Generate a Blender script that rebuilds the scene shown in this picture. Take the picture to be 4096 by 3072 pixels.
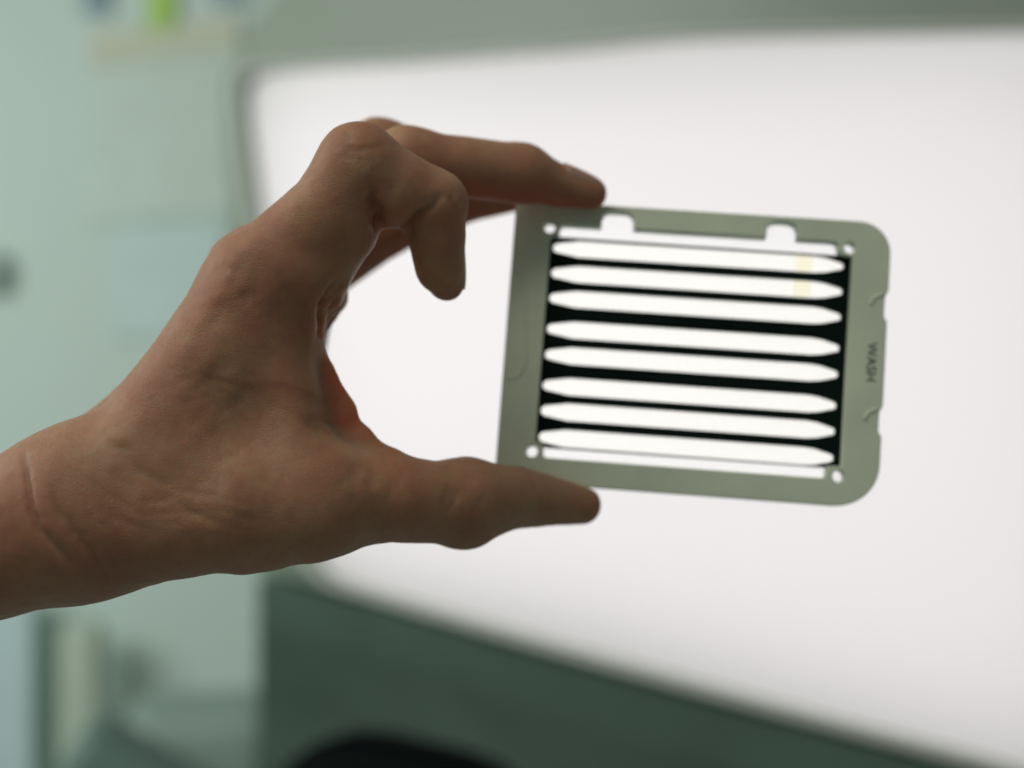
import bpy, bmesh, math, random
import numpy as np
from mathutils import Vector, Matrix, noise

for o in list(bpy.data.objects):
    bpy.data.objects.remove(o)
S = bpy.context.scene
COL = S.collection
random.seed(4)

# ------------------------------------------------------------------ camera
CAMZ = 1.30
FPX = 4096 * 50 / 36.0
cam = bpy.data.cameras.new("camera")
camo = bpy.data.objects.new("camera", cam)
COL.objects.link(camo)
camo.location = (0, 0, CAMZ)
camo.rotation_euler = (math.radians(90), 0, 0)
cam.lens = 50
cam.sensor_width = 36
cam.clip_start = 0.02
cam.clip_end = 60
cam.dof.use_dof = True
cam.dof.focus_distance = 0.285
cam.dof.aperture_fstop = 6.6
S.camera = camo

# ------------------------------------------------------------------ world, lamps, exposure
W = bpy.data.worlds.new("World")
S.world = W
W.use_nodes = True
bg = W.node_tree.nodes["Background"]
bg.inputs[0].default_value = (0.80, 0.95, 0.86, 1)
bg.inputs[1].default_value = 0.125


def area(name, loc, target, size, size_y, power, col):
    l = bpy.data.lights.new(name, 'AREA')
    l.shape = 'RECTANGLE'
    l.size = size
    l.size_y = size_y
    l.energy = power
    l.color = col
    o = bpy.data.objects.new(name, l)
    COL.objects.link(o)
    o.location = loc
    o.rotation_euler = (Vector(target) - Vector(loc)).to_track_quat('-Z', 'Y').to_euler()
    return o


area("wall_fill_lamp", (-1.2, 0.6, 1.75), (-0.6, 2.0, 1.0), 0.9, 0.6, 14, (0.95, 1.0, 0.97))  # unseen lamp added low at the left to brighten the wall evenly
area("room_lamp", (-0.50, -0.18, 2.30), (0.0, 0.35, 1.3), 0.7, 0.5, 5.6, (1.0, 0.95, 0.84))

S.view_settings.view_transform = 'Standard'
S.view_settings.look = 'None'
S.view_settings.exposure = 0
S.view_settings.gamma = 1
S.render.engine = 'CYCLES'
S.cycles.max_bounces = 10
S.cycles.transparent_max_bounces = 12


# ------------------------------------------------------------------ helpers
def at(px, py, d):
    """a point seen at pixel (px, py) of the 4096x3072 photograph, d metres ahead of the camera"""
    return Vector(((px - 2048) / FPX * d, d, CAMZ - (py - 1536) / FPX * d))


def tag(o, label=None, cat=None, group=None, kind=None):
    if label: o["label"] = label
    if cat: o["category"] = cat
    if group: o["group"] = group
    if kind: o["kind"] = kind
    return o


def link(name, me, m=None, parent=None, mat=None, smooth=False):
    o = bpy.data.objects.new(name, me)
    COL.objects.link(o)
    if m: me.materials.append(m)
    if smooth:
        me.shade_smooth()
    if parent: o.parent = parent
    if mat is not None: o.matrix_local = mat
    return o


def empty(name, mat):
    o = bpy.data.objects.new(name, None)
    o.empty_display_size = 0.01
    COL.objects.link(o)
    o.matrix_world = mat
    return o


def plate(name, loops, z0, z1, bevel, res=2):
    """flat plate with holes from closed 2-D loops, between heights z0 and z1, bevelled edges"""
    cu = bpy.data.curves.new(name, 'CURVE')
    cu.dimensions = '2D'
    cu.fill_mode = 'BOTH'
    for L in loops:
        sp = cu.splines.new('POLY')
        sp.points.add(len(L) - 1)
        for p, (x, y) in zip(sp.points, L):
            p.co = (x, y, 0, 1)
        sp.use_cyclic_u = True
    cu.bevel_depth = bevel
    cu.bevel_resolution = res
    cu.offset = -bevel
    cu.extrude = max((z1 - z0) / 2 - bevel, 0)
    t = bpy.data.objects.new(name, cu)
    COL.objects.link(t)
    dg = bpy.context.evaluated_depsgraph_get()
    me = bpy.data.meshes.new_from_object(t.evaluated_get(dg))
    bpy.data.objects.remove(t)
    bpy.data.curves.remove(cu)
    me.transform(Matrix.Translation((0, 0, (z0 + z1) / 2)))
    me.name = name
    return me


def rrect(x0, x1, y0, y1, r, n=8):
    rs = r if isinstance(r, (list, tuple)) else (r,) * 4     # br, tr, tl, bl
    out = []
    for (cx, cy, a0), q in zip(((x1, y0, -90), (x1, y1, 0), (x0, y1, 90), (x0, y0, 180)), rs):
        sx = -1 if cx == x1 else 1
        sy = -1 if cy == y1 else 1
        for k in range(n + 1):
            a = math.radians(a0 + 90 * k / n)
            out.append((cx + sx * q + q * math.cos(a), cy + sy * q + q * math.sin(a)))
    return out


def circle(x, y, r, n=24):
    return [(x + r * math.cos(2 * math.pi * k / n), y + r * math.sin(2 * math.pi * k / n)) for k in range(n)]


def round_poly(pts, r, n=6):
    out = []
    N = len(pts)
    for i in range(N):
        p = Vector(pts[i]); a = Vector(pts[i - 1]); b = Vector(pts[(i + 1) % N])
        rr = r[i] if isinstance(r, (list, tuple)) else r
        da, db = (a - p), (b - p)
        la = min(rr, da.length * 0.48); lb = min(rr, db.length * 0.48)
        A = p + da.normalized() * la; B = p + db.normalized() * lb
        for k in range(n + 1):
            t = k / n
            q = A * (1 - t) ** 2 + p * 2 * t * (1 - t) + B * t * t
            out.append((q.x, q.y))
    return out


def tube(name, pts, r, n=8, closed=False):
    bm = bmesh.new()
    rings = []
    N = len(pts)
    for i, p in enumerate(pts):
        p = Vector(p)
        a = Vector(pts[i - 1] if (i or closed) else pts[0]); b = Vector(pts[(i + 1) % N] if (i < N - 1 or closed) else pts[-1])
        t = (b - a).normalized()
        u = t.cross(Vector((0, 0, 1)))
        if u.length < 1e-4: u = Vector((1, 0, 0))
        u.normalize(); w = u.cross(t)
        rings.append([bm.verts.new(p + (u * math.cos(k * 2 * math.pi / n) + w * math.sin(k * 2 * math.pi / n)) * r) for k in range(n)])
    for i in range(N if closed else N - 1):
        A, B = rings[i], rings[(i + 1) % N]
        for k in range(n):
            bm.faces.new((A[k], A[(k + 1) % n], B[(k + 1) % n], B[k]))
    if not closed:
        bm.faces.new(rings[0][::-1]); bm.faces.new(rings[-1])
    bmesh.ops.recalc_face_normals(bm, faces=bm.faces)
    me = bpy.data.meshes.new(name); bm.to_mesh(me); bm.free()
    me.shade_smooth()
    return me


# ------------------------------------------------------------------ materials
def mat_new(name):
    m = bpy.data.materials.new(name)
    m.use_nodes = True
    nt = m.node_tree
    return m, nt, nt.nodes["Principled BSDF"]


def plastic(name, col, rough=0.5, var=0.12, scale=12, bump=0.0, bscale=600, spec=0.5, dark=None):
    m, nt, b = mat_new(name)
    tc = nt.nodes.new('ShaderNodeTexCoord')
    n = nt.nodes.new('ShaderNodeTexNoise'); n.inputs['Scale'].default_value = scale; n.inputs['Detail'].default_value = 5
    nt.links.new(tc.outputs['Object'], n.inputs['Vector'])
    r = nt.nodes.new('ShaderNodeValToRGB')
    r.color_ramp.elements[0].position = 0.3; r.color_ramp.elements[1].position = 0.7
    d = dark or tuple(c * (1 - var) for c in col)
    r.color_ramp.elements[0].color = (*d, 1)
    r.color_ramp.elements[1].color = (*[min(1, c * (1 + var)) for c in col], 1)
    nt.links.new(n.outputs['Fac'], r.inputs['Fac'])
    nt.links.new(r.outputs['Color'], b.inputs['Base Color'])
    b.inputs['Roughness'].default_value = rough
    b.inputs['Specular IOR Level'].default_value = spec
    if bump:
        n2 = nt.nodes.new('ShaderNodeTexNoise'); n2.inputs['Scale'].default_value = bscale
        nt.links.new(tc.outputs['Object'], n2.inputs['Vector'])
        bp = nt.nodes.new('ShaderNodeBump'); bp.inputs['Strength'].default_value = bump; bp.inputs['Distance'].default_value = 0.0003
        nt.links.new(n2.outputs['Fac'], bp.inputs['Height'])
        nt.links.new(bp.outputs['Normal'], b.inputs['Normal'])
    return m


def brightened_clear(name, tr, scatter):
    """clear sheet whose added scatter makes it brighter than the panel seen through it"""
    m, nt, b = mat_new(name)
    nt.nodes.remove(b)
    out = nt.nodes["Material Output"]
    t = nt.nodes.new('ShaderNodeBsdfTransparent'); t.inputs[0].default_value = (*tr, 1)
    s = nt.nodes.new('ShaderNodeBsdfTranslucent'); s.inputs[0].default_value = (*scatter, 1)
    a = nt.nodes.new('ShaderNodeAddShader')
    nt.links.new(t.outputs[0], a.inputs[0]); nt.links.new(s.outputs[0], a.inputs[1])
    nt.links.new(a.outputs[0], out.inputs['Surface'])
    return m


M_FRAME = plastic("carrier_plastic", (0.77, 0.84, 0.67), 0.40, 0.09, 45, 0.15, 2500)
M_PLATE = plastic("black_mask", (0.004, 0.011, 0.009), 0.55, 0.3, 40, spec=0.08)
M_LANE = brightened_clear("brightened_lane_glass", (0.97, 0.97, 0.955), (0.30, 0.30, 0.28))  # scatter added to lift the lanes above the panel's brightness
M_SLOT = brightened_clear("brightened_slot", (0.97, 0.97, 0.97), (0.20, 0.20, 0.20))
M_TAB = brightened_clear("brightened_tab", (0.97, 0.97, 0.97), (0.16, 0.16, 0.16))
m, nt, b = mat_new("yellow_residue")
nt.nodes.remove(b)
tcf = nt.nodes.new('ShaderNodeTexCoord'); sx = nt.nodes.new('ShaderNodeSeparateXYZ')
nt.links.new(tcf.outputs['Generated'], sx.inputs[0])
m1 = nt.nodes.new('ShaderNodeMath'); m1.operation = 'SUBTRACT'; m1.inputs[0].default_value = 1.0; nt.links.new(sx.outputs[0], m1.inputs[1])
m2 = nt.nodes.new('ShaderNodeMath'); m2.operation = 'MULTIPLY'; nt.links.new(sx.outputs[0], m2.inputs[0]); nt.links.new(m1.outputs[0], m2.inputs[1])
nf = nt.nodes.new('ShaderNodeTexNoise'); nf.inputs['Scale'].default_value = 2.5; nt.links.new(tcf.outputs['Generated'], nf.inputs['Vector'])
m3 = nt.nodes.new('ShaderNodeMath'); m3.operation = 'MULTIPLY'; nt.links.new(m2.outputs[0], m3.inputs[0]); nt.links.new(nf.outputs['Fac'], m3.inputs[1])
rf = nt.nodes.new('ShaderNodeValToRGB'); rf.color_ramp.elements[0].color = (1, 1, 1, 1); rf.color_ramp.elements[0].position = 0.01
rf.color_ramp.elements[1].color = (0.985, 0.965, 0.84, 1); rf.color_ramp.elements[1].position = 0.15
nt.links.new(m3.outputs[0], rf.inputs['Fac'])
tf = nt.nodes.new('ShaderNodeBsdfTransparent'); nt.links.new(rf.outputs['Color'], tf.inputs[0])
nt.links.new(tf.outputs[0], nt.nodes["Material Output"].inputs['Surface'])
M_FILM = m
M_INK = plastic("dark_print", (0.035, 0.045, 0.035), 0.6)
M_HOUSE = plastic("green_grey_housing", (0.18, 0.228, 0.17), 0.45, 0.06, 5)
M_LOWER = plastic("shaded_green_housing", (0.11, 0.17, 0.135), 0.45, 0.18, 7)  # housing plastic with the shade below the window put into its colour
M_BLACK = plastic("shadow_black", (0.003, 0.005, 0.005), 0.9, spec=0.05)  # near-black for the block that stands in for shadow
M_RIM = plastic("white_rim", (0.42, 0.44, 0.40), 0.4, 0.03)
M_BOX = plastic("grey_teal_plastic", (0.25, 0.33, 0.29), 0.5, 0.1, 6)

# ------------------------------------------------------------------ setting: wall
m, nt, b = mat_new("painted_wall")
tc = nt.nodes.new('ShaderNodeTexCoord')
n = nt.nodes.new('ShaderNodeTexNoise'); n.inputs['Scale'].default_value = 3.2; n.inputs['Detail'].default_value = 6
nt.links.new(tc.outputs['Object'], n.inputs['Vector'])
r = nt.nodes.new('ShaderNodeValToRGB')
r.color_ramp.elements[0].position = 0.3; r.color_ramp.elements[0].color = (0.565, 0.675, 0.61, 1)
r.color_ramp.elements[1].position = 0.7; r.color_ramp.elements[1].color = (0.58, 0.70, 0.65, 1)
nt.links.new(n.outputs['Fac'], r.inputs['Fac']); nt.links.new(r.outputs['Color'], b.inputs['Base Color'])
b.inputs['Roughness'].default_value = 0.8
M_WALL = m
WD = 2.0
bm = bmesh.new()
bmesh.ops.create_cube(bm, size=1)
me = bpy.data.meshes.new("wall"); bm.to_mesh(me); bm.free()
me.transform(Matrix.Diagonal((3.6, 0.12, 2.6, 1)))
tag(link("wall", me, M_WALL, mat=Matrix.Translation((-0.3, WD + 0.06, CAMZ))), kind="structure")


def sheet(name, quad, m, label, cat, thick=0.002, off=0.0, curl=0.001):
    """a paper sheet pinned on the wall: real thickness, slightly curled"""
    pts = [at(x, y, WD - 0.003 - off) for x, y in quad]
    bm = bmesh.new()
    N = 8
    top = [[None] * (N + 1) for _ in range(N + 1)]; bot = [[None] * (N + 1) for _ in range(N + 1)]
    for i in range(N + 1):
        for j in range(N + 1):
            u, v = i / N, j / N
            p = pts[0] * (1 - u) * (1 - v) + pts[1] * u * (1 - v) + pts[2] * u * v + pts[3] * (1 - u) * v
            c = curl * (v ** 3 + 0.3 * u ** 4)
            top[i][j] = bm.verts.new(p + Vector((0, -thick - c, 0)))
            bot[i][j] = bm.verts.new(p + Vector((0, -c, 0)))
    for i in range(N):
        for j in range(N):
            bm.faces.new((top[i][j], top[i][j + 1], top[i + 1][j + 1], top[i + 1][j]))
            bm.faces.new((bot[i][j], bot[i + 1][j], bot[i + 1][j + 1], bot[i][j + 1]))
    for i in range(N):
        for (a, b_) in (((i, 0), (i + 1, 0)), ((i + 1, N), (i, N)), ((0, i + 1), (0, i)), ((N, i), (N, i + 1))):
            bm.faces.new((top[a[0]][a[1]], top[b_[0]][b_[1]], bot[b_[0]][b_[1]], bot[a[0]][a[1]]))
    bmesh.ops.recalc_face_normals(bm, faces=bm.faces)
    me = bpy.data.meshes.new(name); bm.to_mesh(me); bm.free()
    c = sum(pts, Vector()) / 4
    me.transform(Matrix.Translation(-c))
    return tag(link(name, me, m, mat=Matrix.Translation(c)), label, cat)


P = lambda n_, c: plastic(n_, c, 0.7, 0.04, 20)
sheet("paper_notice", [(350, 150), (960, 110), (960, 850), (350, 900)], P("cream_paper", (0.57, 0.68, 0.60)),
      "large faded paper notice on the wall beside the machine", "paper")
sheet("paper_strip", [(360, 130), (960, 60), (960, 190), (360, 262)], P("tan_paper", (0.57, 0.61, 0.47)),
      "tan paper strip across the top of the faded notice", "paper", off=0.004)
sheet("sticky_note", [(585, -160), (715, -160), (700, 118), (590, 118)], P("lime_paper", (0.40, 0.62, 0.14)),
      "lime green sticky note above the tan paper strip", "sticky note", off=0.005, curl=0.003)
sheet("dark_label", [(330, -150), (440, -150), (440, 58), (330, 58)], P("slate_label", (0.24, 0.34, 0.37)),
      "slate blue label on the wall, the taller of two beside the lime note", "label", off=0.004)
sheet("dark_label", [(850, -150), (985, -150), (985, 16), (850, 16)], P("slate_label_b", (0.30, 0.40, 0.43)),
      "slate blue label between the lime note and the machine", "label", off=0.004)
sheet("blue_sheet", [(450, 900), (900, 880), (900, 1330), (450, 1350)], P("blue_paper", (0.545, 0.69, 0.665)),
      "pale blue sheet of paper below the faded notice", "paper", off=0.0)

# ------------------------------------------------------------------ the lit machine
PA = at(960, 1536, 1.25); PB = at(4096, 1536, 0.85)
US = (PB - PA); US.z = 0; US.normalize()
NV = US.cross(Vector((0, 0, 1))).normalized()          # towards the camera
if NV.y > 0: NV = -NV
MP = Matrix(((US.x, 0, NV.x, PA.x), (US.y, 0, NV.y, PA.y), (0, 1, 0, CAMZ), (0, 0, 0, 1)))
MPI = MP.inverted()
CAMP = Vector((0, 0, CAMZ))


def onp(px, py, h=0.0):
    """where the line of sight through (px, py) meets the machine's front plane: (along, up) in metres"""
    d = at(px, py, 1) - CAMP
    c = PA + NV * h
    t = (c - CAMP).dot(NV) / d.dot(NV)
    q = MPI @ (CAMP + d * t)
    return (q.x, q.y)


machine = empty("laboratory_machine", MP)
tag(machine, "green grey laboratory machine with a large glowing white front window", "machine")
glow = [onp(*p) for p in [(940, 285), (1150, 262), (1600, 238), (2000, 205), (2300, 182), (2650, 142), (3100, 128), (4096, 108), (4700, 95),
                          (4700, 3275), (4096, 3100), (3100, 2838), (2200, 2590), (1500, 2385), (1215, 2300), (1090, 1500)]]
rad = [.032] + [.03] * 7 + [.06, .06] + [.03] * 4 + [.05, .12]
hole = round_poly(glow, rad, 7)
outer = [onp(*p) for p in [(1010, 60), (1200, -120), (2600, -420), (5000, -900), (5000, 3400), (4096, 3135), (3100, 2870), (2200, 2622), (1500, 2415),
                           (1240, 2335), (1025, 2290), (955, 1500), (880, 330)]]
outer = round_poly(outer, [.04, .05] + [.02] * 9 + [.03, .03], 5)
link("front_housing", plate("front_housing", [outer, hole], -0.16, 0.0, 0.004), M_HOUSE, machine)
cx = sum(p[0] for p in hole) / len(hole); cy = sum(p[1] for p in hole) / len(hole)


def ringed(name, loop, prof, c=(cx, cy)):
    """concentric rings of a loop: prof = [(inset metres, height)], closed in the middle"""
    bm = bmesh.new()
    L = [Vector(p) for p in loop]
    C = Vector(c)
    prev = None
    for ins, h in prof:
        ring = []
        for p in L:
            d = C - p
            q = p + d * min(0.97, ins / min(0.20, d.length)) if ins < 0.19 else p + d * 0.985
            ring.append(bm.verts.new((q.x, q.y, h)))
        if prev:
            for k in range(len(L)):
                bm.faces.new((prev[k], prev[(k + 1) % len(L)], ring[(k + 1) % len(L)], ring[k]))
        prev = ring
    bm.faces.new(prev)
    bmesh.ops.recalc_face_normals(bm, faces=bm.faces)
    me = bpy.data.meshes.new(name); bm.to_mesh(me); bm.free()
    return me


m, nt, b = mat_new("opal_diffuser")
nt.nodes.remove(b)
out = nt.nodes["Material Output"]
ts = nt.nodes.new('ShaderNodeBsdfTranslucent'); ts.inputs[0].default_value = (0.92, 0.91, 0.90, 1)
df = nt.nodes.new('ShaderNodeBsdfDiffuse'); df.inputs[0].default_value = (0.80, 0.80, 0.79, 1)
mx = nt.nodes.new('ShaderNodeMixShader'); mx.inputs[0].default_value = 0.30
nt.links.new(ts.outputs[0], mx.inputs[1]); nt.links.new(df.outputs[0], mx.inputs[2])
nt.links.new(mx.outputs[0], out.inputs['Surface'])
M_DIFF = m
inner = round_poly(glow, rad, 7)
link("diffuser", ringed("diffuser", inner, [(0.001, -0.012), (0.006, -0.008), (0.014, -0.003), (0.03, 0.001), (0.06, 0.004), (0.12, 0.006), (0.2, 0.006)]),
     M_DIFF, machine, smooth=True)
m, nt, b = mat_new("led_sheet_light")
nt.nodes.remove(b)
em = nt.nodes.new('ShaderNodeEmission'); em.inputs[0].default_value = (1.0, 0.96, 0.985, 1); em.inputs[1].default_value = 1.20
nt.links.new(em.outputs[0], nt.nodes["Material Output"].inputs['Surface'])
bm = bmesh.new()
vs = []
for p in inner:
    d = Vector((cx, cy)) - Vector(p)
    q = Vector(p) + d.normalized() * 0.015
    vs.append(bm.verts.new((q.x, q.y, -0.046)))
f = bm.faces.new(vs)
if f.normal.z < 0: f.normal_flip()
me = bpy.data.meshes.new("led_sheet"); bm.to_mesh(me); bm.free()
link("led_sheet", me, m, machine)
# white tray behind the lamp sheet, closing the housing
link("lamp_tray", plate("lamp_tray", [outer], -0.20, -0.162, 0.003), M_HOUSE, machine)
# the lip round the window
lip = [(x, y, 0.001) for x, y in hole]
link("window_rim", tube("window_rim", lip, 0.0036, 8, True), M_RIM, machine)
# lower cover, undercut to put the shade below the window into its shape
LB = [(1032, 2300), (1500, 2425), (2200, 2634), (3100, 2882), (4096, 3147), (5000, 3410)]
bm = bmesh.new()
rows = []
for k, (dz, dy) in enumerate(((0, -0.006), (-0.05, -0.035), (-0.14, -0.10), (-0.28, -0.19))):
    rows.append([])
    for (px, py) in LB:
        x, y = onp(px, py)
        if px == 1032:
            x = onp(px, py, dy)[0]
        rows[-1].append(bm.verts.new((x, y - 0.002 + dz, dy)))
for a, c in zip(rows, rows[1:]):
    for i in range(len(a) - 1):
        bm.faces.new((a[i], c[i], c[i + 1], a[i + 1]))
# end and back faces
back_t = [bm.verts.new((v.co.x, v.co.y, -0.33)) for v in rows[0]]
back_b = [bm.verts.new((v.co.x, v.co.y, -0.33)) for v in rows[-1]]
n_ = len(back_t)
for i in range(n_ - 1):
    bm.faces.new((back_t[i], back_t[i + 1], rows[0][i + 1], rows[0][i]))
    bm.faces.new((rows[-1][i], rows[-1][i + 1], back_b[i + 1], back_b[i]))
    bm.faces.new((back_t[i + 1], back_t[i], back_b[i], back_b[i + 1]))
for e in (0, -1):
    bm.faces.new([rw[e] for rw in rows] + [back_b[e], back_t[e]])
bmesh.ops.recalc_face_normals(bm, faces=bm.faces)
me = bpy.data.meshes.new("lower_cover"); bm.to_mesh(me); bm.free()
link("lower_cover", me, M_LOWER, machine)


def block(name, m, loc, size, rot=(0, 0, 0), bev=0.01, taper=1.0):
    bm = bmesh.new()
    bmesh.ops.create_cube(bm, size=1)
    for v in bm.verts:
        v.co = Vector((v.co.x * size[0], v.co.y * size[1], v.co.z * size[2]))
        if v.co.z > 0: v.co.x *= taper; v.co.y *= taper
    bmesh.ops.bevel(bm, geom=bm.edges[:], offset=bev, segments=4, profile=0.5, affect='EDGES')
    me = bpy.data.meshes.new(name); bm.to_mesh(me); bm.free()
    o = link(name, me, m, smooth=False)
    o.location = loc; o.rotation_euler = [math.radians(a) for a in rot]
    return o


# ------------------------------------------------------------------ flow cell cartridge
a, b_, c_ = -0.1124619, -0.05849854, 0.07083885
RX = Matrix.Rotation(a, 4, 'X'); RZ = Matrix.Rotation(b_, 4, 'Z'); RY = Matrix.Rotation(c_, 4, 'Y')
MC = Matrix.Translation((0.04262212, 0.335, 0.00739049 + CAMZ)) @ RZ @ RX @ RY @ Matrix.Rotation(math.radians(90), 4, 'X')
MM = 0.001
cart = empty("flow_cell_cartridge", MC)
tag(cart, "grey green plastic flow cell carrier with eight bright lanes, held by its edges", "flow cell")


def mm(L):
    return [(x * MM, y * MM) for x, y in L]


HX, HY = 44.26, 33.5
right = [(HX - 10.0 + 10 * math.sin(math.radians(t)), -HY + 10.0 - 10 * math.cos(math.radians(t))) for t in range(0, 91, 9)]


def notch(y0, y1, dp=0.75):
    return [(HX, y0), (HX - dp * .5, y0 + .5), (HX - dp, y0 + 1.1), (HX - dp, y1 - 1.6), (HX - dp * .5, y1 - .7), (HX, y1)]


outl = right + notch(-16.8, -9.7) + notch(10.1, 17.4)
outl += [(HX - 7.5 + 7.5 * math.cos(math.radians(t)), HY - 7.5 + 7.5 * math.sin(math.radians(t))) for t in range(0, 91, 9)]
outl += [(-HX + 2 - 2 * math.sin(math.radians(t)), HY - 2 + 2 * math.cos(math.radians(t))) for t in range(0, 91, 15)]
outl += [(-HX + 2 - 2 * math.cos(math.radians(t)), -HY + 2 - 2 * math.sin(math.radians(t))) for t in range(0, 91, 15)]
# inner window of the frame: the mask's rectangle, with the bars' slots and the two tab notches along the top
def arc_(cx, cy, r, a0, a1, n=6):
    return [(cx + r * math.cos(math.radians(a0 + (a1 - a0) * q / n)), cy + r * math.sin(math.radians(a0 + (a1 - a0) * q / n))) for q in range(n + 1)]


win = [(-35.4, -23.6), (-33.45, -24.4)] + arc_(-32.2, -26.1, 1.25, 180, 270) + arc_(30.9, -26.1, 1.25, -90, 0) + [(32.2, -24.5), (35.45, -24.3), (35.4, 24.9), (32.4, 25.3)]
win += arc_(30.85, 26.85, 1.38, 0, 90)
for (xa, xb) in ((15.3, 22.5), (-23.6, -16.0)):
    win += [(xb, 28.23)] + arc_(xb - 2.3, 29.9, 2.3, 0, 90) + arc_(xa + 2.3, 29.9, 2.3, 90, 180) + [(xa, 28.23)]
win += arc_(-32.1, 26.95, 1.38, 90, 180) + [(-33.5, 25.3), (-35.4, 25.1)]
holes = [(-35.8, 27.4, 1.38), (34.85, 27.05, 1.35), (-36.0, -26.1, 1.35), (34.95, -26.65, 1.38)]
link("carrier_frame", plate("carrier_frame", [mm(outl), mm(win)] + [mm(circle(*h)) for h in holes], -0.0022, 0.0022, 0.00022, 2), M_FRAME, cart)

LY = [23.0, 16.9, 10.85, 3.44, -2.75, -10.1, -16.15, -22.4]


def lane_loop(y, g=0.0):
    x0, x1, h = -34.75 + g, 34.0 - g, 2.12 - g
    L = []
    for t in range(90, 271, 15):
        L.append((x0 + 1.3 + 1.3 * math.cos(math.radians(t)), y + (1.3 - g * .6) * math.sin(math.radians(t))))
    L += [(x0 + 3.2, y - 1.62 + g * .5), (x0 + 6.2, y - h), (x1 - 6.6, y - h), (x1 - 4.2, y - 1.85 + g * .5), (x1 - 1.5, y - 1.15 + g)]
    for t in range(-75, 76, 15):
        L.append((x1 - 1.0 + 1.0 * math.cos(math.radians(t)), y + (1.0 - g * .5) * math.sin(math.radians(t))))
    L += [(x1 - 1.5, y + 1.15 - g), (x1 - 4.2, y + 1.85 - g * .5), (x1 - 6.6, y + h), (x0 + 6.2, y + h), (x0 + 3.2, y + 1.62 - g * .5)]
    return L


# black mask with the lane openings
mask = [(-35.35, -24.9), (35.45, -24.75), (35.35, 25.35), (-35.35, 25.55)]
link("black_mask", plate("black_mask", [mm(mask)] + [mm(lane_loop(y)) for y in LY], -0.0012, 0.0004, 0.0), M_PLATE, cart)
for i, y in enumerate(LY):
    ln = link("lane", plate("lane", [mm(lane_loop(y, 0.02))], -0.0002, 0.0, 0.0), M_LANE, cart)
    if i < 2:
        link("yellow_residue", plate("yellow_residue", [mm(rrect(22.6 - i * .1, 26.7 - i * .2, y - 1.95, y + 1.95, 0.3, 3))], 0.0002, 0.00026, 0.0), M_FILM, ln)
for y, x0, x1, r_ in ((26.9, -33.4, 32.1, 1.3), (-26.1, -33.3, 32.05, 1.2)):  # strips added in the open slots to brighten what shows through
    link("brightened_bar", plate("brightened_bar", [mm(rrect(x0, x1, y - r_, y + r_, r_ * .98, 8))], -0.0004, -0.0002, 0.0), M_SLOT, cart)
for xa, xb in ((15.4, 22.4), (-23.5, -16.1)):  # same brightening fill, added in the tab openings
    link("brightened_tab", plate("brightened_tab", [mm(rrect(xa, xb, 28.3, 32.1, (0.1, 2.2, 2.2, 0.1), 6))], -0.0004, -0.0002, 0.0), M_TAB, cart)
# raised U-shaped finger mark by the left edge, two grip arcs by the right edge
U = [(-43.6, 15.9), (-42.2, 15.6), (-41.0, 14.2), (-40.5, 12.0)] + [(-40.4 + .3 * k, 10.5 - 3 * k) for k in range(1, 6)] + [(-39.6, -7.2), (-40.5, -8.7), (-42.0, -9.3), (-43.6, -9.3)]
link("finger_ridge", tube("finger_ridge", [(x * MM, y * MM, 0.00215) for x, y in U], 0.00032, 8), M_FRAME, cart)
for yc in (13.8, -13.2):
    arc = [(43.2 - 2.9 * math.sin(math.radians(t)), yc + 2.5 * math.cos(math.radians(t))) for t in range(0, 91, 10)]
    link("grip_arc", tube("grip_arc", [(x * MM, y * MM, 0.0021) for x, y in arc], 0.00045, 8), M_FRAME, cart)
cu = bpy.data.curves.new("lettering", 'FONT')
cu.body = "WASH"; cu.size = 0.00315; cu.align_x = 'CENTER'; cu.align_y = 'CENTER'; cu.extrude = 0.00004
cu.space_character = 1.02
t = bpy.data.objects.new("lettering", cu); COL.objects.link(t)
me = bpy.data.meshes.new_from_object(t.evaluated_get(bpy.context.evaluated_depsgraph_get()))
bpy.data.objects.remove(t)
link("lettering", me, M_INK, cart, Matrix.Translation((0.0410, 0.0003, 0.00226)) @ Matrix.Rotation(math.radians(-90), 4, 'Z'))

# ------------------------------------------------------------------ the hand (one continuous surface grown from a distance field)
VOX = 0.00062
LO = np.array([-0.215, 0.235, CAMZ - 0.085]); HI = np.array([0.034, 0.400, CAMZ + 0.072])
NX, NY, NZ = [int(v) for v in np.ceil((HI - LO) / VOX)]
FLD = np.full((NX, NY, NZ), 0.05, np.float32)


def A(q):
    v = at(q[0], q[1], q[2])
    return np.array(v), q[3] * q[2] / FPX


def region(pts, rad, k):
    lo = np.floor((np.min(pts, 0) - rad - k - LO) / VOX).astype(int) - 2
    hi = np.ceil((np.max(pts, 0) + rad + k - LO) / VOX).astype(int) + 3
    lo = np.clip(lo, 0, [NX, NY, NZ]); hi = np.clip(hi, 0, [NX, NY, NZ])
    X = (LO[0] + VOX * np.arange(lo[0], hi[0])).astype(np.float32)[:, None, None]
    Y = (LO[1] + VOX * np.arange(lo[1], hi[1])).astype(np.float32)[None, :, None]
    Z = (LO[2] + VOX * np.arange(lo[2], hi[2])).astype(np.float32)[None, None, :]
    return (slice(lo[0], hi[0]), slice(lo[1], hi[1]), slice(lo[2], hi[2])), X, Y, Z


def smin(sl, d, k):
    c = FLD[sl]
    h = np.maximum(k - np.abs(c - d), 0) / k
    FLD[sl] = np.minimum(c, d) - h * h * (k * 0.25)


def smax_cut(sl, d, k):
    c = FLD[sl]
    h = np.maximum(k - np.abs(c + d), 0) / k
    FLD[sl] = np.maximum(c, -d) + h * h * (k * 0.25)


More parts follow.
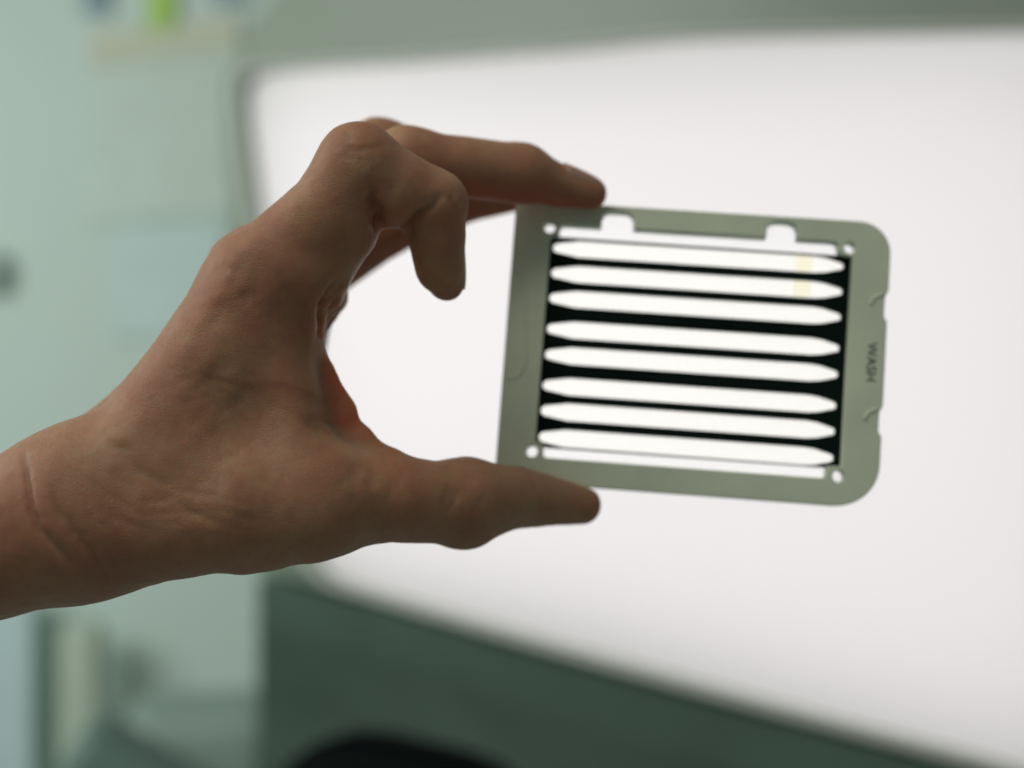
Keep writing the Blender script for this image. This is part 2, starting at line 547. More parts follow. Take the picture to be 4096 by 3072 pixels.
def cone(p, q, k=0.004, cut=False, sy=1.0):
    (a, ra), (b, rb) = A(p), A(q)
    sl, X, Y, Z = region(np.array([a, b]), max(ra, rb) * max(1, sy) + 0.006, k)
    ab = b - a
    L2 = float(ab @ ab) + 1e-12
    t = np.clip(((X - a[0]) * ab[0] + (Y - a[1]) * ab[1] + (Z - a[2]) * ab[2]) / L2, 0, 1)
    dx = X - a[0] - t * ab[0]; dy = (Y - a[1] - t * ab[1]) / sy; dz = Z - a[2] - t * ab[2]
    d = np.sqrt(dx * dx + dy * dy + dz * dz) - (ra + t * (rb - ra))
    (smax_cut if cut else smin)(sl, d, k)


def chain(pts, k=0.004):
    """a limb: tapered pieces joined end to end without swelling, then blended into the body"""
    PR = [A(p) for p in pts]
    sl, X, Y, Z = region(np.array([p for p, _ in PR]), max(r_ for _, r_ in PR) + 0.006, k)
    D = None
    for (a, ra), (b, rb) in zip(PR, PR[1:]):
        ab = b - a
        t = np.clip(((X - a[0]) * ab[0] + (Y - a[1]) * ab[1] + (Z - a[2]) * ab[2]) / (float(ab @ ab) + 1e-12), 0, 1)
        d = np.sqrt((X - a[0] - t * ab[0]) ** 2 + (Y - a[1] - t * ab[1]) ** 2 + (Z - a[2] - t * ab[2]) ** 2) - (ra + t * (rb - ra))
        if D is None:
            D = d
        else:
            D = np.minimum(D, d)
    smin(sl, D.astype(np.float32), k)


def tri(p, q, s, k=0.006):
    """rounded triangle with a thickness of its own at each corner"""
    (a, ra), (b, rb), (c, rc) = A(p), A(q), A(s)
    sl, X, Y, Z = region(np.array([a, b, c]), max(ra, rb, rc) + 0.006, k)
    e1, e2 = b - a, c - a
    n = np.cross(e1, e2); n /= np.linalg.norm(n)
    PX, PY, PZ = X - a[0], Y - a[1], Z - a[2]
    d11, d12, d22 = e1 @ e1, e1 @ e2, e2 @ e2
    p1 = PX * e1[0] + PY * e1[1] + PZ * e1[2]; p2 = PX * e2[0] + PY * e2[1] + PZ * e2[2]
    den = d11 * d22 - d12 * d12
    u = (d22 * p1 - d12 * p2) / den; v = (d11 * p2 - d12 * p1) / den
    ins = (u >= 0) & (v >= 0) & (u + v <= 1)
    hgt = np.abs(PX * n[0] + PY * n[1] + PZ * n[2])
    din = hgt - (ra + u * (rb - ra) + v * (rc - ra))
    dd = None
    for (o, r0), (o2, r1) in (((a, ra), (b, rb)), ((b, rb), (c, rc)), ((c, rc), (a, ra))):
        e = o2 - o
        t = np.clip(((X - o[0]) * e[0] + (Y - o[1]) * e[1] + (Z - o[2]) * e[2]) / (e @ e), 0, 1)
        q_ = np.sqrt((X - o[0] - t * e[0]) ** 2 + (Y - o[1] - t * e[1]) ** 2 + (Z - o[2] - t * e[2]) ** 2) - (r0 + t * (r1 - r0))
        dd = q_ if dd is None else np.minimum(dd, q_)
    smin(sl, np.where(ins, np.minimum(din, dd), dd).astype(np.float32), k)


# forearm and wrist: two bones' worth of flesh, radius side near, ulna side far
chain([(-2700, 2700, .268, 400), (-900, 2345, .281, 345), (0, 2155, .289, 306), (180, 2092, .290, 296), (330, 2040, .291, 300)], .008)
chain([(-2700, 2700, .300, 390), (-900, 2330, .310, 330), (0, 2160, .314, 280), (330, 2050, .316, 272)], .008)
cone((0, 2155, .300, 300), (430, 2015, .302, 284), .006)
# back of the hand: metacarpals
chain([(330, 2040, .291, 300), (585, 1832, .291, 248), (780, 1515, .294, 192), (1010, 1135, .297, 178)], .008)
chain([(420, 1960, .312, 270), (815, 1475, .318, 180), (1055, 1105, .320, 175)], .009)
chain([(440, 1970, .328, 250), (850, 1480, .340, 165), (1095, 1130, .343, 160)], .009)
chain([(470, 2000, .338, 230), (890, 1520, .358, 155), (1130, 1200, .363, 145)], .009)
# heel of the hand and thenar, thumb metacarpal
chain([(330, 2060, .290, 308), (600, 2075, .288, 253), (926, 2046, .289, 234), (1250, 2014, .294, 208)], .008)
cone((560, 2010, .308, 255), (1150, 1930, .312, 210), .010)
cone((560, 1950, .345, 230), (1090, 1420, .362, 165), .012)
# flesh between index and thumb metacarpals, and the thin web
tri((650, 1780, .2925, 190), (1000, 1270, .297, 155), (1180, 1900, .294, 165), .009)
tri((1080, 1270, .300, 118), (1140, 1900, .297, 130), (1180, 1600, .300, 46), .008)
tri((1120, 1320, .301, 64), (1185, 1900, .299, 64), (1255, 1640, .302, 18), .007)
tri((1190, 1345, .302, 22), (1235, 1900, .3015, 22), (1388, 1640, .3033, 11), .0045)
tri((1235, 1900, .3015, 22), (1388, 1640, .3033, 11), (1456, 1738, .3033, 12), .0045)
tri((1235, 1900, .3015, 26), (1456, 1738, .3033, 12), (1545, 1832, .3030, 22), .0045)
tri((1190, 1360, .302, 22), (1388, 1640, .3033, 11), (1318, 1470, .3028, 12), .0035)
# pads at the finger bases
cone((1178, 1175, .299, 155), (1150, 1290, .301, 130), .006)
cone((1268, 1180, .320, 125), (1228, 1300, .324, 88), .003)
cone((1235, 1170, .335, 132), (1170, 1310, .345, 125), .006)
cone((1180, 1230, .360, 125), (1130, 1390, .362, 135), .008)
# index finger
chain([(1010, 1135, .297, 180), (1190, 962, .297, 172), (1316, 840, .295, 165), (1434, 657, .2945, 160)], .005)
cone((1235, 1070, .299, 178), (1370, 930, .298, 136), .005)
chain([(1434, 657, .2945, 160), (1590, 745, .297, 146), (1738, 812, .300, 128)], .0022)
cone((1575, 775, .298, 136), (1640, 800, .299, 116), .0025)
chain([(1738, 812, .300, 126), (1752, 950, .303, 108), (1768, 1085, .306, 90), (1787, 1137, .307, 70)], .0022)
cone((1742, 960, .302, 94), (1750, 1060, .304, 82), .003)
# middle finger
chain([(1055, 1105, .320, 172), (1330, 865, .321, 155), (1627, 657, .322, 141)], .005)
chain([(1627, 657, .322, 139), (1850, 667, .325, 124), (2085, 694, .330, 116)], .0035)
chain([(2085, 694, .330, 115), (2225, 740, .333, 90), (2362, 774, .3345, 64)], .0025)
# ring finger
chain([(1095, 1130, .343, 155), (1300, 860, .345, 132), (1512, 598, .346, 114)], .005)
chain([(1512, 598, .346, 112), (1930, 680, .352, 98), (2180, 740, .351, 70)], .004)
# little finger
chain([(1130, 1200, .363, 140), (1330, 1058, .366, 118), (1500, 952, .367, 104), (1640, 880, .367, 98), (1870, 795, .364, 92), (2070, 772, .360, 72)], .004)
# thumb
chain([(1250, 2014, .294, 206), (1420, 1998, .298, 186), (1560, 1990, .301, 179), (1720, 2008, .306, 166), (1858, 2010, .311, 170)], .006)
chain([(1858, 2010, .311, 166), (1970, 1998, .315, 144), (2060, 1988, .3195, 126), (2200, 2003, .326, 99), (2325, 2020, .3305, 77)], .003)
# knuckle and bone bumps
cone((925, 1048, .315, 72), (980, 1015, .315, 70), .007)
cone((715, 1360, .308, 50), (660, 1420, .308, 44), .008)
cone((1840, 2108, .309, 54), (1880, 2106, .311, 50), .004)
cone((990, 2206, .291, 78), (1060, 2195, .291, 76), .005)
# the carrier's edge presses into the finger pads
MCI = np.array(MC.inverted())
cc = np.array(MC.translation)
sl, X, Y, Z = region(np.array([cc - [.05, .012, .04], cc + [-.015, .012, .04]]), 0.004, 0.002)
lx = MCI[0, 0] * X + MCI[0, 1] * Y + MCI[0, 2] * Z + MCI[0, 3]
ly = MCI[1, 0] * X + MCI[1, 1] * Y + MCI[1, 2] * Z + MCI[1, 3]
lz = MCI[2, 0] * X + MCI[2, 1] * Y + MCI[2, 2] * Z + MCI[2, 3]
qx = np.abs(lx) - .0443; qy = np.abs(ly) - .0335; qz = np.abs(lz) - .0023
bx = np.sqrt(np.maximum(qx, 0) ** 2 + np.maximum(qy, 0) ** 2 + np.maximum(qz, 0) ** 2) + np.minimum(np.maximum(qx, np.maximum(qy, qz)), 0)
smax_cut(sl, bx.astype(np.float32) - 0.0001, 0.0012)


def surface_nets(f, lo, h):
    s = f < 0
    act = np.zeros(tuple(n - 1 for n in f.shape), bool)
    cnt = np.zeros(act.shape, np.uint8)
    for i in (0, 1):
        for j in (0, 1):
            for k in (0, 1):
                cnt += s[i:f.shape[0] - 1 + i, j:f.shape[1] - 1 + j, k:f.shape[2] - 1 + k]
    act = (cnt > 0) & (cnt < 8)
    idx = np.argwhere(act)
    acc = np.zeros((len(idx), 3)); num = np.zeros(len(idx))
    corners = [(i, j, k) for i in (0, 1) for j in (0, 1) for k in (0, 1)]
    for a in corners:
        for ax in range(3):
            if a[ax]: continue
            b = list(a); b[ax] = 1
            fa = f[idx[:, 0] + a[0], idx[:, 1] + a[1], idx[:, 2] + a[2]].astype(float)
            fb = f[idx[:, 0] + b[0], idx[:, 1] + b[1], idx[:, 2] + b[2]].astype(float)
            cr = (fa < 0) != (fb < 0)
            t = np.where(cr, fa / np.where(cr, fa - fb, 1), 0)
            p = np.tile(np.array(a, float), (len(idx), 1)); p[:, ax] += t
            acc += np.where(cr[:, None], p, 0); num += cr
    V = lo + (idx + acc / num[:, None]) * h
    vid = np.full(act.shape, -1, np.int32)
    vid[act] = np.arange(len(idx))
    Q = []
    for ax in range(3):
        o1, o2 = (ax + 1) % 3, (ax + 2) % 3
        sa = np.moveaxis(s, (ax, o1, o2), (0, 1, 2)); va = np.moveaxis(vid, (ax, o1, o2), (0, 1, 2))
        e = sa[:-1, 1:-1, 1:-1] != sa[1:, 1:-1, 1:-1]
        q = np.argwhere(e); i, j, k = q[:, 0], q[:, 1] + 1, q[:, 2] + 1
        v00 = va[i, j - 1, k - 1]; v10 = va[i, j, k - 1]; v11 = va[i, j, k]; v01 = va[i, j - 1, k]
        quad = np.stack([v00, v10, v11, v01], 1)
        flip = ~sa[i, j, k]
        quad[flip] = quad[flip][:, ::-1]
        Q.append(quad)
    return V, np.concatenate(Q)


V, Q = surface_nets(FLD, LO, VOX)
del FLD
# largest piece only is implied: the field is one body. Smooth the stair steps away
E_ = np.concatenate([Q[:, [0, 1]], Q[:, [1, 2]], Q[:, [2, 3]], Q[:, [3, 0]]])
E_ = np.concatenate([E_, E_[:, ::-1]])
deg = np.bincount(E_[:, 0], minlength=len(V))[:, None]


def lap(V):
    s_ = np.stack([np.bincount(E_[:, 0], V[E_[:, 1], c], minlength=len(V)) for c in range(3)], 1)
    return s_ / np.maximum(deg, 1)


for it in range(3):
    V = V + 0.55 * (lap(V) - V)
    V = V - 0.50 * (lap(V) - V) if it < 2 else V


def normals(V):
    a = V[Q[:, 2]] - V[Q[:, 0]]; b = V[Q[:, 3]] - V[Q[:, 1]]
    fn = np.cross(a, b)
    N = np.zeros_like(V)
    for c in range(4):
        for k in range(3):
            N[:, k] += np.bincount(Q[:, c], fn[:, k], minlength=len(V))
    return N / np.maximum(np.linalg.norm(N, axis=1), 1e-12)[:, None]


Nn = normals(V)
PXY = np.stack([2048 + FPX * V[:, 0] / V[:, 1], 1536 - FPX * (V[:, 2] - CAMZ) / V[:, 1]], 1)


CELL = 14
_fr = np.where(Nn[:, 1] < 0.25)[0]
_cx = np.floor(PXY[_fr, 0] / CELL).astype(int); _cy = np.floor(PXY[_fr, 1] / CELL).astype(int)
_o = np.argsort(-V[_fr, 1])
NEAR = {}
for ii, gx, gy in zip(_fr[_o].tolist(), _cx[_o].tolist(), _cy[_o].tolist()):
    NEAR[(gx, gy)] = ii                     # the vertex nearest the viewer's side wins its cell


def on_skin(px, py):
    gx, gy = int(math.floor(px / CELL)), int(math.floor(py / CELL))
    for rad_ in range(1, 9):
        c = [NEAR[(gx + a, gy + b)] for a in range(-rad_, rad_ + 1) for b in range(-rad_, rad_ + 1) if (gx + a, gy + b) in NEAR]
        if c:
            dm = min(V[k, 1] for k in c)
            c = [k for k in c if V[k, 1] < dm + 0.006]
            d = [math.hypot(PXY[k, 0] - px, PXY[k, 1] - py) for k in c]
            return V[c[int(np.argmin(d))]]
    return V[np.argmin(np.hypot(PXY[:, 0] - px, PXY[:, 1] - py))]


DISP = np.zeros(len(V))


def densify(pts, n=10):
    """Catmull-Rom through the marks, so that a crease runs as a smooth line"""
    p = [np.array(q, float) for q in pts]
    p = [2 * p[0] - p[1]] + p + [2 * p[-1] - p[-2]]
    out = []
    for i in range(1, len(p) - 2):
        for t in np.linspace(0, 1, n, endpoint=False):
            a, b, c, d = p[i - 1:i + 3]
            out.append(.5 * (2 * b + (c - a) * t + (2 * a - 5 * b + 4 * c - d) * t ** 2 + (3 * b - a - 3 * c + d) * t ** 3))
    return out + [p[-2]]


def crease(pts, depth, width, taper=True):
    """a fold (depth > 0) or a ridge (depth < 0) along marks on the skin"""
    P3 = np.array([on_skin(*q) for q in densify(pts)])
    for _ in range(2):
        P3[1:-1] = (P3[:-2] + P3[1:-1] * 2 + P3[2:]) / 4
    lo = P3.min(0) - 8 * width; hi = P3.max(0) + 8 * width
    c = np.where(((V > lo) & (V < hi)).all(1))[0]
    best = np.full(len(c), 1.0); tt = np.zeros(len(c))
    n = len(P3) - 1
    for i in range(n):
        a, e = P3[i], P3[i + 1] - P3[i]
        t = np.clip(((V[c] - a) @ e) / max(e @ e, 1e-14), 0, 1)
        d = np.linalg.norm(V[c] - a - t[:, None] * e, axis=1)
        w = d < best
        best[w] = d[w]; tt[w] = (i + t[w]) / n
    tt = np.clip(tt, 0, 1)
    am = np.sin(np.pi * tt) ** (.8 if width < 0.003 else 1.8) if taper is True else np.clip(tt * 1.5, 0, 1) ** 1.2
    DISP[c] -= depth * am * (0.65 * np.exp(-(best / width) ** 2) + 0.35 * np.exp(-(best / (2.6 * width)) ** 2))


mmv = 0.001
# finger folds
crease([(1476, 700), (1488, 765), (1502, 825), (1520, 892)], 2.8 * mmv, .75 * mmv, 'end')
crease([(1790, 770), (1745, 806), (1695, 848), (1662, 880), (1634, 920)], 2.6 * mmv, 0.7 * mmv, 'end')
crease([(1378, 505), (1395, 560), (1402, 610)], .22 * mmv, .8 * mmv)
crease([(1530, 560), (1500, 600), (1488, 650)], .25 * mmv, 1.0 * mmv)
crease([(1590, 700), (1578, 760), (1560, 830)], .2 * mmv, 1.0 * mmv)
# palm folds lit by the panel
crease([(1310, 1370), (1296, 1290), (1300, 1200), (1345, 1140), (1400, 1130)], 1.3 * mmv, .8 * mmv)
crease([(1330, 1330), (1335, 1250), (1360, 1180)], .9 * mmv, .6 * mmv)
crease([(1300, 1230), (1350, 1170), (1390, 1150)], .7 * mmv, .6 * mmv)
crease([(1290, 1280), (1230, 1250), (1160, 1190), (1110, 1150)], .35 * mmv, 1.2 * mmv)
# web folds and thumb base
crease([(1290, 1690), (1360, 1700), (1440, 1730)], .35 * mmv, .7 * mmv)
crease([(1230, 1670), (1330, 1685), (1400, 1700)], .25 * mmv, .7 * mmv)
crease([(1450, 1800), (1440, 1880), (1400, 1960)], .35 * mmv, 1.4 * mmv)
crease([(1500, 1830), (1495, 1900), (1470, 1960)], .25 * mmv, 1.0 * mmv)
crease([(1930, 1900), (1900, 1990), (1850, 2080)], -.35 * mmv, 2.0 * mmv)
# wrist folds
crease([(90, 1800), (98, 1864), (117, 2020), (164, 2130), (266, 2232), (330, 2290)], 1.35 * mmv, .75 * mmv)
crease([(195, 1930), (250, 2058), (325, 2162), (390, 2250), (450, 2340)], 1.0 * mmv, .75 * mmv)
crease([(40, 1850), (60, 1960), (70, 2060)], .3 * mmv, 1.2 * mmv)
crease([(420, 1770), (480, 1790), (560, 1800)], .3 * mmv, .8 * mmv)
crease([(560, 2015), (620, 2005), (700, 1995)], .25 * mmv, .6 * mmv)
crease([(570, 2052), (690, 2052), (830, 2055)], .3 * mmv, .6 * mmv)
crease([(650, 2095), (690, 2088), (740, 2088)], .25 * mmv, .6 * mmv)
# tendons, veins and knuckle hollows on the back of the hand
crease([(1040, 890), (985, 985), (930, 1100), (820, 1280), (700, 1480)], -.55 * mmv, 2.2 * mmv)
crease([(975, 1010), (950, 1090), (905, 1170)], .5 * mmv, 1.3 * mmv)
crease([(900, 1200), (840, 1290), (780, 1380)], .45 * mmv, 2.0 * mmv)
crease([(640, 1560), (520, 1720), (430, 1860)], -.5 * mmv, 3.0 * mmv)
crease([(1090, 1480), (1060, 1600), (980, 1740), (860, 1860)], 1.5 * mmv, 6.0 * mmv)
crease([(640, 2180), (900, 2170), (1150, 2140)], .5 * mmv, 4.0 * mmv)
# families of fine skin lines
def family(base, n, spread, depth, width, seed, jit=10, keep=.55):
    """n faint lines that follow a base line, shifted sideways, each one a piece of it"""
    rg = random.Random(seed)
    for q in range(n):
        f = rg.uniform(-1, 1)
        a0 = rg.uniform(0, 1 - keep); a1 = a0 + rg.uniform(keep * .5, keep)
        d = densify(base, 6)
        d = d[int(a0 * len(d)):max(int(a1 * len(d)), int(a0 * len(d)) + 3)]
        w0 = rg.uniform(0, 6.28)
        line = [(x + spread[0] * f + jit * math.sin(w0 + .9 * i), y + spread[1] * f + jit * math.cos(1.3 * w0 + .7 * i)) for i, (x, y) in enumerate(d)][::2]
        if len(line) > 2: crease(line, depth * rg.uniform(.5, 1), width * rg.uniform(.8, 1.2))


family([(300, 1830), (420, 1960), (560, 2060), (760, 2110)], 16, (150, -120), .22 * mmv, .7 * mmv, 2)
family([(560, 1900), (760, 2010), (1000, 2060), (1200, 2060)], 14, (60, 110), .20 * mmv, .7 * mmv, 3)
family([(1500, 1840), (1480, 1930), (1440, 2030), (1400, 2110)], 12, (130, 0), .15 * mmv, .7 * mmv, 4)
family([(1880, 1880), (1865, 1960), (1840, 2050), (1820, 2130)], 14, (70, 0), .18 * mmv, .8 * mmv, 5)
family([(1350, 540), (1400, 590), (1470, 610), (1520, 600)], 10, (10, 70), .24 * mmv, .7 * mmv, 6)
family([(1180, 1640), (1270, 1670), (1360, 1690), (1440, 1740)], 10, (-20, 90), .26 * mmv, .7 * mmv, 7)
family([(1310, 1370), (1320, 1280), (1350, 1200), (1395, 1140)], 16, (38, 10), .75 * mmv, .6 * mmv, 8, 6)
family([(900, 1080), (960, 1150), (1030, 1180), (1110, 1160)], 10, (60, 90), .2 * mmv, .8 * mmv, 9)
family([(1800, 800), (1820, 840), (1835, 900)], 8, (40, 20), .2 * mmv, .6 * mmv, 10)
family([(720, 1700), (860, 1640), (1000, 1600), (1120, 1560)], 14, (80, 170), .16 * mmv, .8 * mmv, 11, 16)
# raised veins
crease([(560, 1960), (700, 1800), (860, 1660), (960, 1500), (1000, 1380)], -.28 * mmv, 1.9 * mmv)
crease([(860, 1660), (1010, 1640), (1130, 1690)], -.18 * mmv, 1.7 * mmv)
crease([(700, 1620), (790, 1500), (900, 1380)], -.24 * mmv, 1.8 * mmv)
# soft unevenness of flesh plus fine wrinkling, as real relief
rng = np.empty(len(V))
for i in range(len(V)):
    p = V[i]
    v3 = Vector((p[0], p[1], p[2]))
    rng[i] = 0.00030 * noise.noise(v3 * 70) + 0.00016 * noise.noise(v3 * 170) + 0.00007 * noise.noise(v3 * 420)
V = V + Nn * (DISP + rng)[:, None]
# palm-side finger skin: pinker, plus the red of backlight put into the colour
ft = np.clip((CAMZ + 0.025 - V[:, 2]) / -0.02, 0, 1)
pd = np.array([0.45, 0.45, -0.77]); pd /= np.linalg.norm(pd)
w0, w1, w2 = (np.array(at(*q)) for q in ((1300, 1430, .303), (1400, 1640, .3033), (1500, 1810, .3033)))
dw = np.full(len(V), 1.0)
for a, b in ((w0, w1), (w1, w2)):
    e = b - a
    t = np.clip(((V - a) @ e) / (e @ e), 0, 1)
    dw = np.minimum(dw, np.linalg.norm(V - a - t[:, None] * e, axis=1))
THIN = np.clip(1.30 - dw / 0.015, 0, 1)      # where the skin is a bare fold: no muscle under it
PALM_BACKLIT = np.clip((Nn @ pd + 0.15) / 0.9, 0, 1) * ft

org = np.array(at(330, 2035, .302))
V -= org
me = bpy.data.meshes.new("hand")
me.vertices.add(len(V)); me.vertices.foreach_set("co", V.astype(np.float32).ravel())
me.loops.add(Q.size); me.loops.foreach_set("vertex_index", Q.astype(np.int32).ravel())
me.polygons.add(len(Q))
me.polygons.foreach_set("loop_start", np.arange(0, Q.size, 4, dtype=np.int32))
me.polygons.foreach_set("loop_total", np.full(len(Q), 4, np.int32))
me.update(calc_edges=True)
me.validate()
at_ = me.attributes.new("palm", 'FLOAT', 'POINT')
if len(me.vertices) == len(PALM_BACKLIT): at_.data.foreach_set("value", PALM_BACKLIT.astype(np.float32))
at2 = me.attributes.new("thin", 'FLOAT', 'POINT')
if len(me.vertices) == len(PALM_BACKLIT): at2.data.foreach_set("value", THIN.astype(np.float32))
print("hand", len(V), "verts", len(me.vertices))

# skin
m, nt, b = mat_new("skin")
N_ = nt.nodes.new; Lk = nt.links.new
tc = N_('ShaderNodeTexCoord')


def tex(kind, scale, detail=4, **kw):
    n = N_(kind); n.inputs['Scale'].default_value = scale
    if 'Detail' in n.inputs: n.inputs['Detail'].default_value = detail
    Lk(tc.outputs['Object'], n.inputs['Vector'])
    return n


def ramp(src, p0, c0, p1, c1):
    r = N_('ShaderNodeValToRGB')
    r.color_ramp.elements[0].position = p0; r.color_ramp.elements[0].color = (*c0, 1)
    r.color_ramp.elements[1].position = p1; r.color_ramp.elements[1].color = (*c1, 1)
    Lk(src, r.inputs['Fac'])
    return r.outputs['Color']


def mix(fac, a, b_, mode='MIX'):
    n = N_('ShaderNodeMix'); n.data_type = 'RGBA'; n.blend_type = mode
    if isinstance(fac, float): n.inputs[0].default_value = fac
    else: Lk(fac, n.inputs[0])
    for s_, v in ((n.inputs[6], a), (n.inputs[7], b_)):
        if isinstance(v, tuple): s_.default_value = (*v, 1)
        else: Lk(v, s_)
    return n.outputs[2]


n1 = tex('ShaderNodeTexNoise', 55, 6)
base = ramp(n1.outputs['Fac'], .34, (0.44, 0.225, 0.143), .66, (0.51, 0.305, 0.19))
n2 = tex('ShaderNodeTexNoise', 120, 7)
base = mix(ramp(n2.outputs['Fac'], .42, (0, 0, 0), .72, (.45, .45, .45)), base, (0.45, 0.18, 0.125))
n3 = tex('ShaderNodeTexNoise', 520, 5)
base = mix(ramp(n3.outputs['Fac'], .42, (0, 0, 0), .75, (.24, .24, .24)), base, (0.30, 0.15, 0.09))
v1 = tex('ShaderNodeTexVoronoi', 75)
base = mix(ramp(v1.outputs['Distance'], .035, (.75, .75, .75), .075, (0, 0, 0)), base, (0.17, 0.085, 0.05))
pa = N_('ShaderNodeAttribute'); pa.attribute_name = "palm"
base = mix(ramp(pa.outputs['Fac'], .0, (0, 0, 0), 1.0, (.95, .95, .95)), base, (0.52, 0.12, 0.085))  # palm pink deepened to stand in for backlit red
Lk(base, b.inputs['Base Color'])
b.inputs['Roughness'].default_value = 0.52
b.inputs['Specular IOR Level'].default_value = 0.38
ta = N_('ShaderNodeAttribute'); ta.attribute_name = "thin"
mr = N_('ShaderNodeMapRange'); mr.inputs['To Min'].default_value = 0.55; mr.inputs['To Max'].default_value = 1.0
Lk(ta.outputs['Fac'], mr.inputs['Value']); Lk(mr.outputs['Result'], b.inputs['Subsurface Weight'])
mr2 = N_('ShaderNodeMapRange'); mr2.inputs['To Min'].default_value = 0.0045; mr2.inputs['To Max'].default_value = 0.018
Lk(ta.outputs['Fac'], mr2.inputs['Value']); Lk(mr2.outputs['Result'], b.inputs['Subsurface Scale'])
b.inputs['Subsurface Radius'].default_value = (1.0, 0.24, 0.10)
b.inputs['Subsurface Anisotropy'].default_value = 0.8
# fine skin lines: crossed stretched cells plus pores
mp = N_('ShaderNodeMapping'); Lk(tc.outputs['Object'], mp.inputs['Vector'])
mp.inputs['Rotation'].default_value = (0, math.radians(35), 0); mp.inputs['Scale'].default_value = (1, 1, 2.4)
vo = N_('ShaderNodeTexVoronoi'); vo.feature = 'DISTANCE_TO_EDGE'; vo.inputs['Scale'].default_value = 980
Lk(mp.outputs['Vector'], vo.inputs['Vector'])
mp2 = N_('ShaderNodeMapping'); Lk(tc.outputs['Object'], mp2.inputs['Vector'])
mp2.inputs['Rotation'].default_value = (0, math.radians(-40), 0); mp2.inputs['Scale'].default_value = (1, 1, 3.2)
no = N_('ShaderNodeTexNoise'); no.inputs['Scale'].default_value = 760; no.inputs['Detail'].default_value = 6
Lk(mp2.outputs['Vector'], no.inputs['Vector'])
clampv = ramp(vo.outputs['Distance'], 0.0, (0, 0, 0), 0.16, (1, 1, 1))
hsum = mix(0.5, clampv, no.outputs['Fac'])
bp = N_('ShaderNodeBump'); nm = tex('ShaderNodeTexNoise', 90, 3)
ms = N_('ShaderNodeMapRange'); ms.inputs['From Min'].default_value = .35; ms.inputs['From Max'].default_value = .65
ms.inputs['To Min'].default_value = .12; ms.inputs['To Max'].default_value = .5
Lk(nm.outputs['Fac'], ms.inputs['Value']); Lk(ms.outputs['Result'], bp.inputs['Strength'])
bp.inputs['Distance'].default_value = 0.0002
Lk(hsum, bp.inputs['Height']); Lk(bp.outputs['Normal'], b.inputs['Normal'])
M_SKIN = m
hand = link("hand", me, M_SKIN, mat=Matrix.Translation(Vector(org)), smooth=True)
tag(hand, "bare left hand and wrist pinching the flow cell carrier between thumb and middle finger", "hand")

m, nt, b = mat_new("nail")
tc = nt.nodes.new('ShaderNodeTexCoord')
nn = nt.nodes.new('ShaderNodeTexNoise'); nn.inputs['Scale'].default_value = 300
nt.links.new(tc.outputs['Object'], nn.inputs['Vector'])
rr = nt.nodes.new('ShaderNodeValToRGB')
rr.color_ramp.elements[0].color = (0.46, 0.26, 0.20, 1); rr.color_ramp.elements[1].color = (0.54, 0.35, 0.27, 1)
nt.links.new(nn.outputs['Fac'], rr.inputs['Fac']); nt.links.new(rr.outputs['Color'], b.inputs['Base Color'])
b.inputs['Roughness'].default_value = 0.5
b.inputs['Subsurface Weight'].default_value = 0.6
b.inputs['Subsurface Radius'].default_value = (1, .4, .25); b.inputs['Subsurface Scale'].default_value = 0.002
M_NAIL = m


def nail(p, q, up, r, length, half=52, r1=None):
    """curved nail shell along the finger from p towards q, its outside facing up"""
    a, b = at(*p), at(*q)
    t = (b - a).normalized()
    u = Vector(up); u = (u - t * u.dot(t)).normalized(); s_ = t.cross(u)
    bm = bmesh.new()
    G = []
    NI, NJ = 10, 12
    for lay in (0, 1):
        g = []
        for i in range(NI + 1):
            v = i / NI
            row = []
            for j in range(NJ + 1):
                w = -1 + 2 * j / NJ
                an = math.radians(half * w)
                # rounded free end, arched root
                vv = v * (1 - 0.16 * abs(w) ** 3) + (1 - v) * 0.10 * abs(w) ** 2
                rad = r + ((r1 or r * .9) - r) * vv - 0.0006 * vv ** 4 + (0.00035 if lay == 0 else -0.0002) - 0.0005 * abs(w) ** 3
                row.append(bm.verts.new(a + t * (length * vv) + (u * math.cos(an) * 0.96 + s_ * math.sin(an)) * rad))
            g.append(row)
        G.append(g)
    T, B = G
    for i in range(NI):
        for j in range(NJ):
            bm.faces.new((T[i][j], T[i][j + 1], T[i + 1][j + 1], T[i + 1][j]))
            bm.faces.new((B[i][j], B[i + 1][j], B[i + 1][j + 1], B[i][j + 1]))
    for i in range(NI):
        bm.faces.new((T[i][0], T[i + 1][0], B[i + 1][0], B[i][0])); bm.faces.new((T[i][NJ], B[i][NJ], B[i + 1][NJ], T[i + 1][NJ]))
    for j in range(NJ):
        bm.faces.new((T[0][j], B[0][j], B[0][j + 1], T[0][j + 1])); bm.faces.new((T[NI][j], T[NI][j + 1], B[NI][j + 1], B[NI][j]))
    bmesh.ops.recalc_face_normals(bm, faces=bm.faces)
    me = bpy.data.meshes.new("nail"); bm.to_mesh(me); bm.free()
    me.transform(Matrix.Translation(-Vector(org)))
    return link("nail", me, M_NAIL, hand, smooth=True)


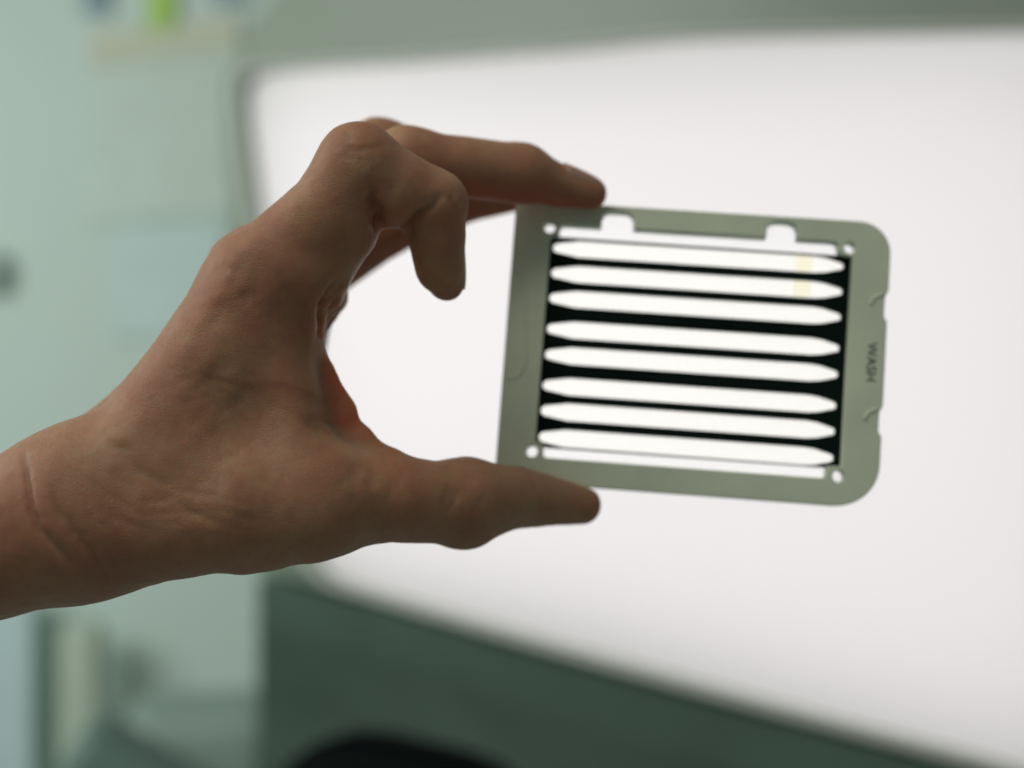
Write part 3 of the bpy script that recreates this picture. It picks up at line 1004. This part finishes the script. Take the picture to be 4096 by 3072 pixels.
nail((2195, 2003, .326), (2325, 2020, .3305), (0, -0.5, -0.9), 0.0055, 0.0100, 55, .0045)
nail((2235, 737, .333), (2352, 768, .3345), (0.2, -0.25, 1), 0.0051, 0.0092, 50, .0039)
nail((1760, 1010, .3045), (1787, 1135, .307), (1, 0.35, 0.1), 0.0053, 0.0092, 50, .0040)
nail((2080, 711, .3512), (2180, 740, .351), (0.2, 0.1, 1), 0.0048, 0.0085, 50, .0038)
nail((1985, 781, .3615), (2070, 772, .360), (0.1, 0.2, 1), 0.0048, 0.0078, 50, .0040)

# ------------------------------------------------------------------ blurred things low behind the hand
o = block("shadow_block", M_BLACK, at(1650, 3360, 0.98), (0.30, 0.16, 0.135), (0, 6, -24), 0.06, 0.6)  # block added to stand in for the black shadow at the bottom
tag(o, "black rounded block put in for the shadow low under the machine", "block")
o = block("storage_box", M_BOX, at(800, 3110, 1.60), (0.165, 0.16, 0.175), (0, 0, 10), 0.03)
tag(o, "grey teal plastic box at the foot of the wall beside the machine", "box")
o = block("dark_wedge", plastic("dark_teal_plastic", (0.12, 0.19, 0.165), 0.5, 0.1, 6), at(560, 3190, 1.35), (0.16, 0.10, 0.09), (0, 32, 8), 0.018)  # tilted dark block along a dark diagonal
tag(o, "dark teal wedge tilted in front of the grey teal box", "tray")
o = block("cable_duct", plastic("olive_duct", (0.49, 0.58, 0.46), 0.6, 0.08, 8), at(330, 3000, 1.9), (0.055, 0.05, 0.34), (0, 0, 0), 0.012)
tag(o, "olive green upright duct on the wall beside the grey teal box", "duct")
o = block("blue_board", plastic("pale_blue_board", (0.52, 0.67, 0.67), 0.6, 0.05, 8), at(20, 2900, 1.93), (0.085, 0.03, 0.36), (0, 0, 0), 0.008)
tag(o, "pale blue upright board on the wall next to the olive duct", "board")
o = block("wall_hook", plastic("dark_hook", (0.38, 0.48, 0.44), 0.5), at(-45, 1085, WD - 0.02), (0.045, 0.04, 0.055), (0, 0, 0), 0.014)
tag(o, "small dark grey hook block on the wall beyond the blue sheet", "hook")
